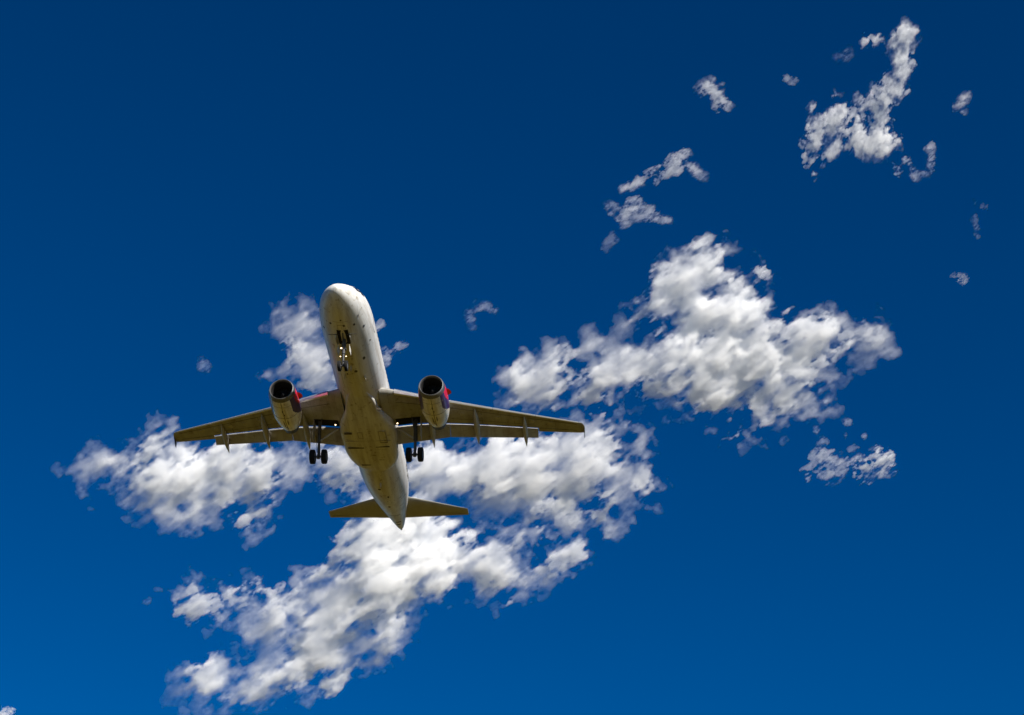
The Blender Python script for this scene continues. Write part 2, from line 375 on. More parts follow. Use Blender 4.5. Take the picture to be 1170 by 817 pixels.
def build_wing(sg):
    xs_in = [1.5, 2.24, 3, 4, 5, 6, 6.4, 7, 8, 9, 10, 11, 12, 13, X_OUT]
    xs_out = [X_OUT, 14, 15, 16, 16.65]
    ri = [wing_ring(x, 0, cut(x), sg) for x in xs_in]
    ro = [wing_ring(x, 0, 1, sg) for x in xs_out]
    le, z, c, tc = wing_at(16.65)                                   # rounded tip
    for dx, f, sh in ((.18, .93, .1), (.3, .80, .3), (.36, .62, .55)):
        ro.append([P(le + sh + (c - sh) * ((-p[1] - le) / c), sg * (16.65 + dx), z + .02 + (p[2] - z) * (f if f < .9 else 1) * (1 if dx < .3 else .35)) for p in ro[4]])
    w = multi('wing', [ri, ro], M_WING, plane)
    # spoiler trailing skin over the flap slot stays with the wing; slats on the leading edge
    for a, b2 in ((2.6, 5.0), (6.7, 9.9), (9.95, 13.2), (13.25, 16.5)):
        rings = []
        for k in range(7):
            x = a + (b2 - a) * k / 6; le, z, c, tc = wing_at(x); th = c * tc; ch = .115 * c + .12
            sec = [(ch, .50 * th + .02), (ch * .55, .42 * th + .05), (ch * .2, .26 * th + .03), (0, 0), (ch * .12, -.16 * th - .02), (ch * .35, -.2 * th - .02), (ch * .35, -.05 * th), (ch * .6, .16 * th)]
            rings.append([P(le - .17 + u * .95, sg * x, z - .10 + h) for u, h in sec])
        loft('slat', rings, M_BARE, w)
    def hinge(x):
        le, z, c, tc = wing_at(x); u = cut(x); a, b2 = z + c * tc * foil(u, False), z + c * tc * foil(u, True)
        return (le + c * u + .04 + 1.0 * (b2 - a), a + (b2 - a) * .45)
    # flaps: chord line from leading edge to trailing edge, drooped
    def flap(a, b2, la, lb, ta, tb, nm='flap'):
        rings = []
        for k in range(9):
            t = k / 8; x = a + (b2 - a) * t
            L0 = np.array(hinge(x)); T0 = np.array(ta) * (1 - t) + np.array(tb) * t      # (s, z)
            d = T0 - L0; c = np.hypot(*d); d = d / c; nrm = np.array([-d[1], d[0]]); nrm = nrm if nrm[1] > 0 else -nrm
            pts = []
            for u, h in ((1, .004), (.7, .05), (.4, .10), (.2, .125), (.08, .105), (.02, .055), (0, .0), (.02, -.045), (.08, -.075), (.2, -.08), (.5, -.045), (1, -.004)):
                q = L0 + d * c * u + nrm * h * c * .9; pts.append(P(q[0], sg * x, q[1]))
            rings.append(pts)
        return loft(nm, rings, M_FLAP, w)
    flap(2.12, 6.385, FL['r'][0], FL['k'][0], FL['r'][1], FL['k'][1]); flap(6.415, X_OUT - .05, FL['k'][0], FL['o'][0], FL['k'][1], FL['o'][1])
    # flap track fairings: slim canoes under the wing, tails drooping with the flap
    for x, front, tail, rad in FTF:
        le, z, c, tc = wing_at(x); zl = z - c * tc * .40
        rings = []; N = 14
        for k in range(N + 1):
            t = k / N; s = front + (tail[0] - front) * t
            zz = zl - .05 - (.20 * math.sin(min(t * 2.2, 1) * math.pi / 2)) if t < .45 else None
            if zz is None:
                u = (t - .45) / .55; z0 = zl - .25; zz = z0 + (tail[1] - z0) * (u ** 1.15)
            r = rad * max(.04, math.sin(math.pi * min(1, t * 1.9) / 2) ** .7 * (1 - max(0, (t - .55) / .45) ** 1.6))
            rings.append([P(s, sg * x + r * .78 * math.cos(a), zz + r * 1.25 * math.sin(a)) for a in [2 * math.pi * j / 12 for j in range(12)]])
        loft('flap_track_fairing', rings, M_FAIR, w)
    # wingtip fence
    le, z, c, tc = wing_at(16.65); xt = 17.0
    prof = [(le + .75, .0), (le + 1.2, .45), (le + 1.62, .58), (le + 1.66, .05), (le + 1.72, -.42), (le + 1.5, -.44), (le + 1.0, -.14)]
    rings = [[P(s, sg * (xt + d), z + .02 + h) for s, h in prof] for d in (-.022, .022)]
    loft('wingtip_fence', rings, M_STRUT, w, smooth=False)
    # aileron and slot seams underneath
    for (xa, ua, xb, ub, wd) in ((X_OUT + .1, .74, 16.4, .74, .022), (2.6, .17, 16.4, .17, .02), (6.6, .55, 13, .55, .014), (9.0, .18, 9.0, .72, .014), (11.5, .18, 11.5, .72, .014)):
        sets = []
        pts = []
        for k in range(13):
            x = xa + (xb - xa) * k / 12; u = ua + (ub - ua) * k / 12; le, z, c, tc = wing_at(x)
            pts.append(P(le + c * u, sg * x, z + c * tc * foil(u, False)))
        tube('panel_seam', pts, wd, M_JOINT, w, 6)
    for k in range(6):                                              # fuel tank access panels
        x = 7.4 + k * 1.35; le, z, c, tc = wing_at(x); u = .36
        s0 = le + c * u; zz = z + c * tc * foil(u, False)
        rings = [[P(s0 + .2 * math.cos(a), sg * (x + .33 * math.sin(a)), zz - h) for a in [2 * math.pi * j / 16 for j in range(16)]] for h in (-.03, .006)]
        loft('tank_panel', rings, M_FAIR, w, smooth=False)
    # wheel bay: closed plate on the underside, its inner shade painted black
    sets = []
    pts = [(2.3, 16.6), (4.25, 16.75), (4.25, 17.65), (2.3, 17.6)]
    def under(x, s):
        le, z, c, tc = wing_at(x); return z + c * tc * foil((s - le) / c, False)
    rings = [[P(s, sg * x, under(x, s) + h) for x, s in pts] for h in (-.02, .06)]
    loft('bay_shade_plate', rings, M_DARK, w, smooth=False)
    return w
# flap edges (s, z): r = root, k = kink, o = outer end
FL = {'r': ((17.35, -1.60), (19.05, -2.22)), 'k': ((18.15, -1.02), (19.55, -1.28)), 'o': ((20.72, .14), (21.72, -.12))}
FTF = [(5.05, 15.9, (20.1, -1.92), .30), (8.55, 16.6, (20.95, -1.22), .30), (12.3, 18.8, (22.4, -.52), .26)]
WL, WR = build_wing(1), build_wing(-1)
# ---- engines
NAC = [(0, .86), (.05, .945), (.2, 1.0), (.5, 1.055), (1.1, 1.10), (2.0, 1.12), (2.9, 1.09), (3.6, .99), (4.2, .84), (4.55, .73)]
def eng_axis(sg, u): return (ENG[0] + u, sg * (ENG[1] + .012 * u), ENG[2] - .028 * u)
ENG = (11.0, 5.78, -2.13)
def nring(sg, u, r, n=56):
    s, x, z = eng_axis(sg, u); return [P(s, x + r * math.sin(2 * math.pi * k / n), z - r * math.cos(2 * math.pi * k / n)) for k in range(n)]
def build_engine(sg):
    us = [.05, .2] + [.37 + (4.55 - .37) * i / 56 for i in range(57)]
    cx, cz = sg * ENG[1], ENG[2]
    def mof(c):
        u = -c.y - ENG[0]; ax = eng_axis(sg, u); a = math.degrees(math.atan2(abs(c.x - ax[1]), -(c.z - ax[2])))
        lim = 40 if u < 1.7 else 40 + (u - 1.7) ** 1.4 * 36
        if a < lim: return 0
        return 2 if u < 1.9 and a > 66 + max(0, u - 1.0) * 22 else 1
    eng = loft('engine', [nring(sg, u, interp(NAC, u)[0], 180) for u in us[2:]], [M_CREAM, M_PURPLE, M_PINK], plane, caps=(False, False), mat_of=mof)
    lip = [(.37, 1.032), (.2, 1.002), (.1, .975), (.03, .94), (0, .895), (.03, .86), (.1, .835), (.2, .825)]
    loft('intake_lip', [nring(sg, u, r) for u, r in lip], M_LIP, eng, caps=(False, False))
    loft('intake_duct', [nring(sg, u, r) for u, r in ((.2, .825), (.5, .80), (.9, .81), (1.15, .81), (1.16, .2))], M_DUCT, eng, caps=(False, True))
    s, x, z = eng_axis(sg, 1.1)
    v, q = [], []
    for k in range(22):                                              # fan blades
        a = 2 * math.pi * k / 22
        for r, tw in ((.22, .09), (.5, .07), (.8, .05)):
            for e in (-1, 1):
                aa = a + e * tw * (.35 / r) ** .3; v.append(P(s - .1 + e * .07, x + r * math.sin(aa), z + r * math.cos(aa)))
        b2 = k * 6; q += [(b2, b2 + 1, b2 + 3, b2 + 2), (b2 + 2, b2 + 3, b2 + 5, b2 + 4)]
    me = bpy.data.meshes.new('fan'); me.from_pydata(v, [], q); link('fan', me, M_BLADE, eng)
    loft('spinner', [nring(sg, u, r, 24) for u, r in ((.62, .01), (.68, .06), (.8, .13), (.95, .2), (1.1, .24))], M_BLADE, eng)
    loft('exhaust_nozzle', [nring(sg, u, r) for u, r in ((4.55, .735), (4.8, .66), (5.15, .575), (5.15, .53), (4.6, .60), (4.4, .2))], M_NOZ, eng, caps=(False, True))
    loft('exhaust_cone', [nring(sg, u, r, 24) for u, r in ((4.3, .3), (4.9, .22), (5.35, .03))], M_NOZ, eng)
    # small fin on the flank of the cowl
    for side in (-1,):
        ang = D(112); st = []
        rings = []
        for h, c0, c1 in ((-.03, .95, 1.95), (.18, 1.2, 1.9), (.32, 1.5, 1.85)):
            ring = []
            for u, t in ((c0, 0), ((c0 + c1) / 2, .022), (c1, 0), ((c0 + c1) / 2, -.022)):
                s_, x_, z_ = eng_axis(sg, u); r = interp(NAC, u)[0] + h
                ring.append(P(s_, x_ + side * r * math.sin(ang + t), z_ - r * math.cos(ang + t)))
            rings.append(ring)
        loft('strake', rings, M_PINK, eng, smooth=False)
    # seams, latches and drain masts along the keel of the cowl
    def keel(u, a, g=.004):
        s_, x_, z_ = eng_axis(sg, u); r = interp(NAC, min(u, 4.55))[0] + g; return P(s_, x_ + r * math.sin(D(a)), z_ - r * math.cos(D(a)))
    tube('cowl_seam', [keel(.4 + k * .2, 0) for k in range(20)], .018, M_JOINT, eng, 6)
    tube('cowl_seam', [keel(2.35, a) for a in range(-60, 61, 5)], .016, M_JOINT, eng, 6)
    tube('cowl_seam', [keel(.95, a) for a in range(-50, 51, 5)], .010, M_JOINT, eng, 6)
    for u, l, a in ((1.35, .28, 2), (1.8, .22, -3), (2.6, .7, -9), (2.7, 1.2, 8), (3.6, .5, 1)):
        tube('cowl_vent', [keel(u + l * t / 5, a, .0) for t in range(6)], [.01, .028, .036, .036, .028, .01], M_NOZ, eng, 8)
    # pylon
    rings = []
    for u, zt, zb, hw in ((1.6, -1.06, -1.3, .05), (2.4, -.72, -1.25, .17), (3.4, -.62, -1.3, .22), (4.6, -.70, -1.5, .22), (5.8, -.9, -1.62, .17), (6.9, -1.02, -1.42, .06)):
        rings.append([P(ENG[0] + u, sg * 5.8 + hw * math.cos(a), (zt + zb) / 2 + (zt - zb) / 2 * math.sin(a)) for a in [2 * math.pi * j / 14 for j in range(14)]])
    loft('pylon', rings, M_WING, eng)
    return eng
EL, ER = build_engine(1), build_engine(-1)

# ---- tail surfaces
def surface(name, secs, mat, horizontal=True):
    rings = []
    for x, le, te, z, tc in secs:
        c = te - le; ring = []
        us = [(1 - math.cos(math.pi * k / 10)) / 2 for k in range(11)]
        for u in us: ring.append((le + c * u, c * tc * foil(u, True)))
        for u in us[::-1][1:-1]: ring.append((le + c * u, -c * tc * foil(u, True)))
        rings.append([P(s, x, z + h) if horizontal else P(s, h, z) for s, h in ring])
    return loft(name, rings, mat, plane)
M_TAIL = paint('grey_tail_paint', (0.38, 0.37, 0.33), 0.45, (0.65, 0.6, 0.5), 0.4, (1, .3, 1), panels=0.2, pw=1.0, ph=1.5)
for sg in (1, -1):
    t = surface('tailplane', [(sg * x, le, te, z, tc) for x, le, te, z, tc in ((.25, 31.25, 35.25, .66, .11), (3, 32.98, 35.62, .98, .1), (5.7, 34.74, 36.04, 1.31, .095), (6.1, 34.98, 36.12, 1.36, .085), (6.18, 35.05, 36.12, 1.37, .05))], M_TAIL)
    tube('elevator_seam', [P(31.25 + .72 * 4.0 + (35.72 - 34.13) * k / 8, sg * (.4 + 5.5 * k / 8), .62 + .69 * k / 8 - .03) for k in range(9)], .012, M_JOINT, t, 6)
M_FIN = paint('white_fin_paint', (0.75, 0.75, 0.74), 0.35, amount=.2, coat=.2)
fin = surface('tail_fin', [(0, 28.0, 35.4, 1.75, .06), (0, 30.6, 35.55, 2.6, .1), (0, 34.6, 37.0, 7.4, .1), (0, 35.2, 37.1, 7.85, .05)], M_FIN, False)
loft('exhaust_pipe', [[P(s, r * math.sin(2*math.pi*k/20), .96 - r * math.cos(2*math.pi*k/20)) for k in range(20)] for s, r in ((37.4, .10), (37.72, .085), (37.72, .06), (37.5, .05))], M_NOZ, fuselage)

# ---- landing gear
def wheel(name, c, dia, wid, parent):
    R = dia / 2; h = wid / 2; s0, x0, z0 = c
    tyre = [(R * .55, -h * .80), (R * .80, -h * .98), (R * .93, -h * .88), (R * .985, -h * .60), (R, -h * .3), (R, h * .3), (R * .985, h * .60), (R * .93, h * .88), (R * .80, h * .98), (R * .55, h * .80)]
    rings = [[P(s0 + r * math.sin(2 * math.pi * k / 40), x0 + w, z0 + r * math.cos(2 * math.pi * k / 40)) for k in range(40)] for r, w in tyre]
    hub = [(R * .52, -h * .62), (R * .54, -h * .8), (R * .2, -h * .7), (R * .16, 0), (R * .2, h * .7), (R * .54, h * .8), (R * .52, h * .62)]
    t = loft(name, rings, M_TYRE, parent, caps=(False, False))
    loft('rim', [[P(s0 + r * math.sin(2 * math.pi * k / 32), x0 + w, z0 + r * math.cos(2 * math.pi * k / 32)) for k in range(32)] for r, w in ((R * .56, -h * .7), (R * .5, -h * .78), (R * .2, -h * .62), (R * .2, h * .62), (R * .5, h * .78), (R * .56, h * .7))], M_HUB, parent)
    return t
MG = (17.78, 3.83, -4.02)
def main_gear(sg):
    s, x, z = MG
    top = Vector(P(17.1, sg * (x + .02), -.95)); axle = Vector(P(s, sg * x, z)); d = axle - top
    g = multi('main_gear', [tube_data([top, top + d * .12, top + d * .62, top + d * .63], [.165, .15, .145, .13], 16), tube_data([top + d * .6, axle], [.105, .10], 16),
                            tube_data([P(s, sg * x - .62, z), P(s, sg * x + .62, z)], .085, 12), tube_data([axle + Vector((0, 0, .16)), axle + Vector((0, 0, -.14))], .15, 14),
                            tube_data([top + d * .58 + Vector((0, -.2, 0)), axle + Vector((0, -.42, .55)), axle + Vector((0, -.1, .08))], .05, 8)], M_STRUT, plane)
    for e in (-1, 1): wheel('wheel', (s, sg * x + e * .465, z), 1.17, .42, g)
    tube('side_brace', [P(17.35, sg * 2.35, -1.75), P(17.4, sg * 3.05, -2.25), top + d * .60], [.085, .09, .075], M_FAIR, g, 10)
    tube('drag_brace', [P(16.55, sg * (x - .25), -1.15), top + d * .5], .045, M_STRUT, g, 8)
    tube('hydraulic_hose', [top + d * .1 + Vector((sg * .2, .05, 0)), top + d * .5 + Vector((sg * .2, .08, 0)), axle + Vector((sg * .12, .14, .3))], .022, M_DARK, g, 6)
    # leg door outboard of the strut, hinged at the wing
    prof = [(-.55, .0), (.55, .0), (.45, .75), (.36, 1.75), (-.30, 1.75), (-.45, .75)]
    rings = [[P(17.2 + a + .12 * h, sg * (x + .42 + .02 * h + t), -1.0 - h) for a, h in prof] for t in (0, .035)]
    loft('gear_door', rings, M_FAIR, g, smooth=False)
    return g
main_gear(1); main_gear(-1)

NG = (5.42, 0.0, -4.12)
def nose_gear():
    s, x, z = NG
    top = Vector(P(4.92, 0, -1.75)); axle = Vector(P(s, 0, z)); d = axle - top
    g = multi('nose_gear', [tube_data([top, top + d * .6], [.135, .125], 14), tube_data([top + d * .58, axle], [.085, .08], 14), tube_data([P(s, -.3, z), P(s, .3, z)], .06, 10),
                            tube_data([top + d * .45 + Vector((-.2, 0, 0)), top + d * .45 + Vector((.2, 0, 0))], .10, 10), tube_data([top + d * .3 + Vector((-.15, .02, 0)), top + d * .3 + Vector((.15, .02, 0))], .13, 10),
                            tube_data([P(4.2, 0, -1.95), top + d * .5], .05, 8), tube_data([top + d * .55 + Vector((0, -.12, 0)), axle + Vector((0, -.28, .4)), axle + Vector((0, -.05, .05))], .04, 8)], M_STRUT, plane)
    for e in (-1, 1): wheel('wheel', (s, e * .25, z), .80, .24, g)
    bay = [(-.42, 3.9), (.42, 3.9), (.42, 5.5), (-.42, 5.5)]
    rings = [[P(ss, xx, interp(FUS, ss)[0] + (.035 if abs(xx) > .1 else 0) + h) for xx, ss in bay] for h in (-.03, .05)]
    loft('bay_shade_plate', rings, M_DARK, g, smooth=False)  # closed plate on the belly skin, coloured near-black for the shade inside the bay
    for e in (-1, 1):                                                # long bay doors hanging open and short leg doors
        prof = [(4.25, 0), (5.45, 0), (5.4, .26), (4.35, .32)]
        rings = [[P(ss, e * (.47 + .22 * h + t), -1.98 - h) for ss, h in prof] for t in (0, .03)]
        loft('bay_door', rings, M_FAIR, g, smooth=False)
        prof = [(5.05, 0), (5.75, 0), (5.7, .34), (5.1, .38)]
        rings = [[P(ss, e * (.40 + .16 * h + t), -2.45 - h * 1.6) for ss, h in prof] for t in (0, .025)]
        loft('leg_door', rings, M_WHITE, g, smooth=False)
        tube('door_rod', [P(4.35, e * .3, -2.05), P(4.1, e * 1.05, -2.18)], [.03, .02], M_STRUT, g, 6)
    def lamp(nm, c, r):
        p = Vector(c); b2 = tube_data([p + Vector((0, -.12, .03)), p + Vector((0, -.02, .0)), p], [r * .5, r * 1.12, r * 1.12], 16)
        h = loft(nm, b2, M_STRUT, g)
        # the lit lens
        n = 16; f = p + Vector((0, .012, 0))
        me = bpy.data.meshes.new('lens'); rim = [tuple(f + Vector((r * math.cos(2 * math.pi * k / n), 0, r * math.sin(2 * math.pi * k / n)))) for k in range(n)]
        me.from_pydata(rim + [tuple(f + Vector((0, .03, 0)))], [], [(k, (k + 1) % n, n) for k in range(n)]); return h, me
    for c, r in (((.13, -4.86, -2.92), .060), ((.16, -4.98, -3.58), .038), ((-.26, -4.98, -3.58), .038)):
        h, me = lamp('taxi_lamp', c, r)
        l = link('lens', me, M_LAMP, g); l.parent = g
    return g
nose_gear()
for sg in (1, -1):                                                   # landing lights in the wing roots
    w = WL if sg > 0 else WR
    c = Vector(P(16.65, sg * 2.47, -1.78))
    tube('landing_light', [c + Vector((0, -.25, .2)), c + Vector((0, -.02, 0)), c], [.06, .11, .11], M_STRUT, w, 16)
    n = 16; f = c + Vector((0, .015, -.01)); r = .058
    me = bpy.data.meshes.new('lens'); rim = [tuple(f + Vector((r * math.cos(2 * math.pi * k / n), 0, r * math.sin(2 * math.pi * k / n)))) for k in range(n)]
    me.from_pydata(rim + [tuple(f + Vector((0, .04, 0)))], [], [(k, (k + 1) % n, n) for k in range(n)]); link('lens', me, M_LAMP, w)

# ---------------------------------------------------------------- clouds: real volumes of droplets, each its own closed body
def lin_up(n_out, n_in, step):
    p = np.minimum(np.arange(n_out) / step, n_in - 1.0001)
    i = p.astype(int); f = p - i
    m = np.zeros((n_out, n_in), np.float32)
    m[np.arange(n_out), i] = 1 - f; m[np.arange(n_out), i + 1] += f
    return m

def fbm(shape, k0, beta, vox, seed, shear=(0, 1)):
    g = np.random.default_rng(seed)
    w = np.fft.rfftn(g.standard_normal(shape, dtype=np.float32))
    kx = np.fft.fftfreq(shape[0], vox)[:, None, None]
    ky = np.fft.fftfreq(shape[1], vox)[None, :, None]
    kz = np.fft.rfftfreq(shape[2], vox)[None, None, :]
    ca, sa = math.cos(math.radians(shear[0])), math.sin(math.radians(shear[0]))
    kx, ky = (kx * ca + ky * sa) * shear[1], ky * ca - kx * sa                # drawn out along the wind
    a = (kx * kx + ky * ky + kz * kz + k0 * k0) ** (-beta / 2)
    out = np.fft.irfftn(w * a, s=shape, axes=(0, 1, 2)).astype(np.float32)
    return out / out.std()

def good(n):
    while True:
        m = n
        for p in (2, 3, 5):
            while m % p == 0: m //= p
        if m == 1: return n
        n += 1

def surface_net(F):
    """closed surface of F > 0 as (verts in voxel units, quads)"""
    S = F > 0
    nx, ny, nz = F.shape
    cs = np.zeros((nx - 1, ny - 1, nz - 1), np.int8)
    for dx in (0, 1):
        for dy in (0, 1):
            for dz in (0, 1):
                cs += S[dx:nx - 1 + dx, dy:ny - 1 + dy, dz:nz - 1 + dz]
    ci = np.argwhere((cs > 0) & (cs < 8)).astype(np.int32)
    idx = -np.ones(cs.shape, np.int32); idx[ci[:, 0], ci[:, 1], ci[:, 2]] = np.arange(len(ci))
    acc = np.zeros((len(ci), 3), np.float32); cnt = np.zeros(len(ci), np.float32)
    for ax in range(3):
        o1, o2 = [a for a in range(3) if a != ax]
        for a in (0, 1):
            for b in (0, 1):
                p = ci.copy(); p[:, o1] += a; p[:, o2] += b
                q = p.copy(); q[:, ax] += 1
                fp = F[p[:, 0], p[:, 1], p[:, 2]]; fq = F[q[:, 0], q[:, 1], q[:, 2]]
                c = (fp > 0) != (fq > 0)
                t = np.where(c, fp / np.where(c, fp - fq, 1), 0)
                pos = p.astype(np.float32); pos[:, ax] += t
                acc += pos * c[:, None]; cnt += c
    v = acc / cnt[:, None]
    quads = []
    for ax in range(3):
        o1, o2 = [(1, 2), (2, 0), (0, 1)][ax]
        sl0 = [slice(1, n - 1) for n in F.shape]; sl0[ax] = slice(0, F.shape[ax] - 1)
        sl1 = list(sl0); sl1[ax] = slice(1, F.shape[ax])
        s0, s1 = S[tuple(sl0)], S[tuple(sl1)]
        e = np.argwhere(s0 != s1).astype(np.int32)
        off = np.ones(3, np.int32); off[ax] = 0
        e = e + off
        flip = ~S[e[:, 0], e[:, 1], e[:, 2]]
        c = []
        for a, b in ((-1, -1), (0, -1), (0, 0), (-1, 0)):
            q = e.copy(); q[:, o1] += a; q[:, o2] += b
            c.append(idx[q[:, 0], q[:, 1], q[:, 2]])
        c = np.stack(c, 1); c[flip] = c[flip][:, ::-1]
        quads.append(c)
    return v, np.concatenate(quads)

def mesh_np(name, v, q):
    me = bpy.data.meshes.new(name)
    me.vertices.add(len(v)); me.vertices.foreach_set('co', v.astype(np.float32).ravel())
    me.loops.add(q.size); me.loops.foreach_set('vertex_index', q.astype(np.int32).ravel())
    me.polygons.add(len(q))
    me.polygons.foreach_set('loop_start', np.arange(0, q.size, 4, dtype=np.int32))
    me.polygons.foreach_set('loop_total', np.full(len(q), 4, np.int32))
    me.update(calc_edges=True)
    return me

def cloud_mat(density, tint=(1, 1, 1)):
    m = bpy.data.materials.new('cloud_droplets'); m.use_nodes = True
    nt = m.node_tree; nt.nodes.clear()
    out = nt.nodes.new('ShaderNodeOutputMaterial')
    pv = node(nt, 'ShaderNodeVolumePrincipled', {'Color': (*tint, 1), 'Density': density, 'Anisotropy': 0.0})
    nt.links.new(pv.outputs[0], out.inputs['Volume'])
    if CLOUD_SKIN:
        mix = node(nt, 'ShaderNodeMixShader', {'Fac': 0.0})
        nt.links.new(node(nt, 'ShaderNodeBsdfTransparent').outputs[0], mix.inputs[1])
        nt.links.new(node(nt, 'ShaderNodeBsdfDiffuse', {'Color': (.9, .9, .9, 1)}).outputs[0], mix.inputs[2])
        nt.links.new(mix.outputs[0], out.inputs['Surface'])
    m.cycles.homogeneous_volume = True
    return m

def make_cloud(label, crop, discs, dist, seed, vox=1.5, amp=0.36, inner=0.4, bias=-4.2, mfp=12.0, thin=0.32, gain=1.0, floor=7.0, fine=0.20, ridge=0.34, carve=(), group=None, k=4.0, soft=1.8, shear=(35, 2.0), nm='cloud', beta=2.3, k0=1/34., tint=(1,1,1)):
    x0, y0, s = crop
    d = np.array([(x0 + a / s, y0 + b / s, c / s) for a, b, c in discs], np.float32)
    ctr = (d[:, :2].min(0) + d[:, :2].max(0)) / 2
    ext = np.abs(d[:, :2] - ctr).max(0)
    pad = d[:, 2].max() * 0.5 + 14
    half = np.array([*(np.array([(np.abs(d[:, i] - ctr[i]) + d[:, 2]).max() for i in (0, 1)]) + pad), d[:, 2].max() * 1.35 * thin + 8])
    N = tuple(good(int(2 * h / vox) + 2) for h in half)
    st = 3
    n = tuple(a // st + 2 for a in N)
    cz = [(np.arange(n[i]) * st - N[i] / 2) * vox for i in range(3)]
    X, Y, Z = np.meshgrid(*cz, indexing='ij')
    g = np.random.default_rng(seed)
    acc = np.zeros(n, np.float32); rw = np.zeros(n, np.float32); ww = np.full(n, 1e-9, np.float32)
    for (px, py, r) in d:
        zc = g.normal() * r * 0.25
        dd = np.sqrt((X - (px - ctr[0])) ** 2 + (Y + (py - ctr[1])) ** 2 + ((Z - zc) / thin) ** 2)
        f = r - dd
        acc += np.exp(np.clip(f / k, -30, 30))
        w = np.exp(np.clip(f / max(r, 6) * 3, -40, 3)); rw += w * r; ww += w
    S = k * np.log(acc + 1e-12)
    for (px, py, r) in carve:
        px, py, r = x0 + px / s, y0 + py / s, r / s
        dd = np.sqrt((X - (px - ctr[0])) ** 2 + (Y + (py - ctr[1])) ** 2)
        S = np.minimum(S, (dd - r) * 1.0)
    RL = rw / ww
    U = [lin_up(N[i], n[i], st) for i in range(3)]
    up = lambda a: np.einsum('ia,jb,kc,abc->ijk', *U, a.astype(np.float32), optimize=True)
    S = up(S); RL = up(RL)
    n1 = fbm(N, k0, beta, vox, seed, shear)
    n2 = fbm(N, 1 / 20., 2.0, vox, seed + 1, shear)
    n3 = 1.25 * (0.8 - np.abs(fbm(N, 1 / 55., 2.0, vox, seed + 2, (shear[0], shear[1] * 1.4))))   # ridged: thin curling filaments
    RL = np.maximum(RL, floor)
    fall = np.minimum(np.clip(1.25 + S / (RL * 1.1 + 3), 0.15, 1), np.clip(1.1 - 0.6 * S / RL, inner, 1))   # fewer crumbs far out, whole inside
    F = gain * S + 0.3 * np.maximum(S - 3, 0) + fall * (RL * amp * np.clip(n1, -1.7, 2.0) + np.minimum(RL, 16) * (fine * n2 + ridge * n3)) + bias
    m = dist / F_PX
    dirc = np.array([(ctr[0] - PW / 2) / F_PX, (PH / 2 - ctr[1]) / F_PX, -1.0])
    mw = mat4(M_CW, EYE + M_CW @ (dirc * dist))
    # nested closed shells in one mesh, thin vapour outside to dense core: each adds its own even density
    e = np.clip(RL, 5, 16) / 16 * soft * np.clip(0.75 + 0.75 * fbm(N, 1 / 60., 2.4, vox, seed + 3), 0.22, 2.2)   # crisp here, feathered there
    V, Q, MI, mats, nv = [], [], [], [], 0
    for off, f in ((7.0, 11), (4.6, 9), (2.6, 7), (0.7, 6), (-1.2, 4.5), (-3.2, 1.3)):
        G = F + off * e
        for ax in range(3):
            sl = [slice(None)] * 3; sl[ax] = slice(0, 2); G[tuple(sl)] = -5
            sl[ax] = slice(-2, None); G[tuple(sl)] = -5
        if not (G > 0).any(): continue
        v, q = surface_net(G)
        V.append((v - np.array(N) / 2) * vox * m); Q.append(q + nv); MI.append(np.full(len(q), len(mats), np.int32)); nv += len(v)
        mats.append(cloud_mat(1.0 / (mfp * f * m), tint))
    me = mesh_np(nm, np.concatenate(V), np.concatenate(Q))
    o = link(nm, me, mats, smooth=False)
    me.polygons.foreach_set('material_index', np.concatenate(MI)); me.update()
    o.matrix_world = mw
    print('cloud', label[:40], N, nv)
    tag(o, label, 'cloud', group)
    return o
CLOUD_SKIN = True
C1 = (560, 260, 2.388); C2 = (40, 330, 2.636); C3 = (160, 560, 2.167); C4 = (680, 0, 2.388); C5 = (400, 420, 3.08); C6 = (860, 440, 5.835); C7 = (900, 10, 4.085)
CL_A = [(580,95,50),(530,125,50),(490,165,50),(460,205,45),(425,235,30),(405,245,22),(600,140,55),(650,160,40),(560,200,70),(620,220,70),(670,250,60),(720,260,50),(560,270,50),(620,65,25),
 (780,270,45),(830,290,45),(880,285,40),(930,275,38),(980,285,35),(1030,285,32),(1060,310,25),(1085,350,18),(1105,352,12),(1070,330,20),(1020,330,25),(960,320,30),(940,250,25),
 (500,350,55),(440,370,50),(390,390,50),(340,400,50),(300,420,50),(265,455,35),(330,460,30),(600,330,80),(600,420,70),(520,420,55),(680,340,80),(760,350,70),(700,430,65),(780,420,60),(840,400,50),(860,350,50),(900,370,35),(920,330,35),(560,460,40),(440,440,35),
 (730,490,35),(725,520,25),(718,550,16),(722,535,20),(735,505,32),(800,470,25),(860,480,22),(890,490,14),
 (110,420,50),(80,420,45),(150,410,45),(90,460,30),(140,450,40),(180,430,35),(220,395,32),(190,350,20),(150,365,22),(225,335,14),(130,380,30),(655,570,14),(780,565,8),(300,320,10),(270,290,8),(745,120,8)]
CL_B = [(250,340,60),(320,320,80),(420,340,80),(500,340,90),(560,300,70),(620,330,90),(640,420,80),(560,420,70),(700,300,70),(760,280,50),(800,330,80),(850,240,55),(870,200,40),(920,220,40),(960,210,30),(1000,200,20),(900,260,40),(960,270,30),(1020,275,20),(880,360,70),(960,370,55),(1010,390,40),(1050,380,25),(1000,430,35),(1060,450,15),(1090,470,12),(760,440,70),(820,430,60),(720,500,40),(780,520,35),(800,550,20),(880,520,30),(910,560,30),(940,590,20),(450,440,50),(400,400,50),(300,430,30),(960,480,20),(520,480,30),(230,400,40),(640,480,40),(240,450,20),
 (-20,310,45),(-60,330,50),(-100,300,50),(60,340,60),(150,350,60),(-30,380,40),(-130,370,35),(-80,400,30),(-160,400,20),(-160,320,25),(-185,270,14),(20,420,25),(1115,190,10),(1100,550,12)]
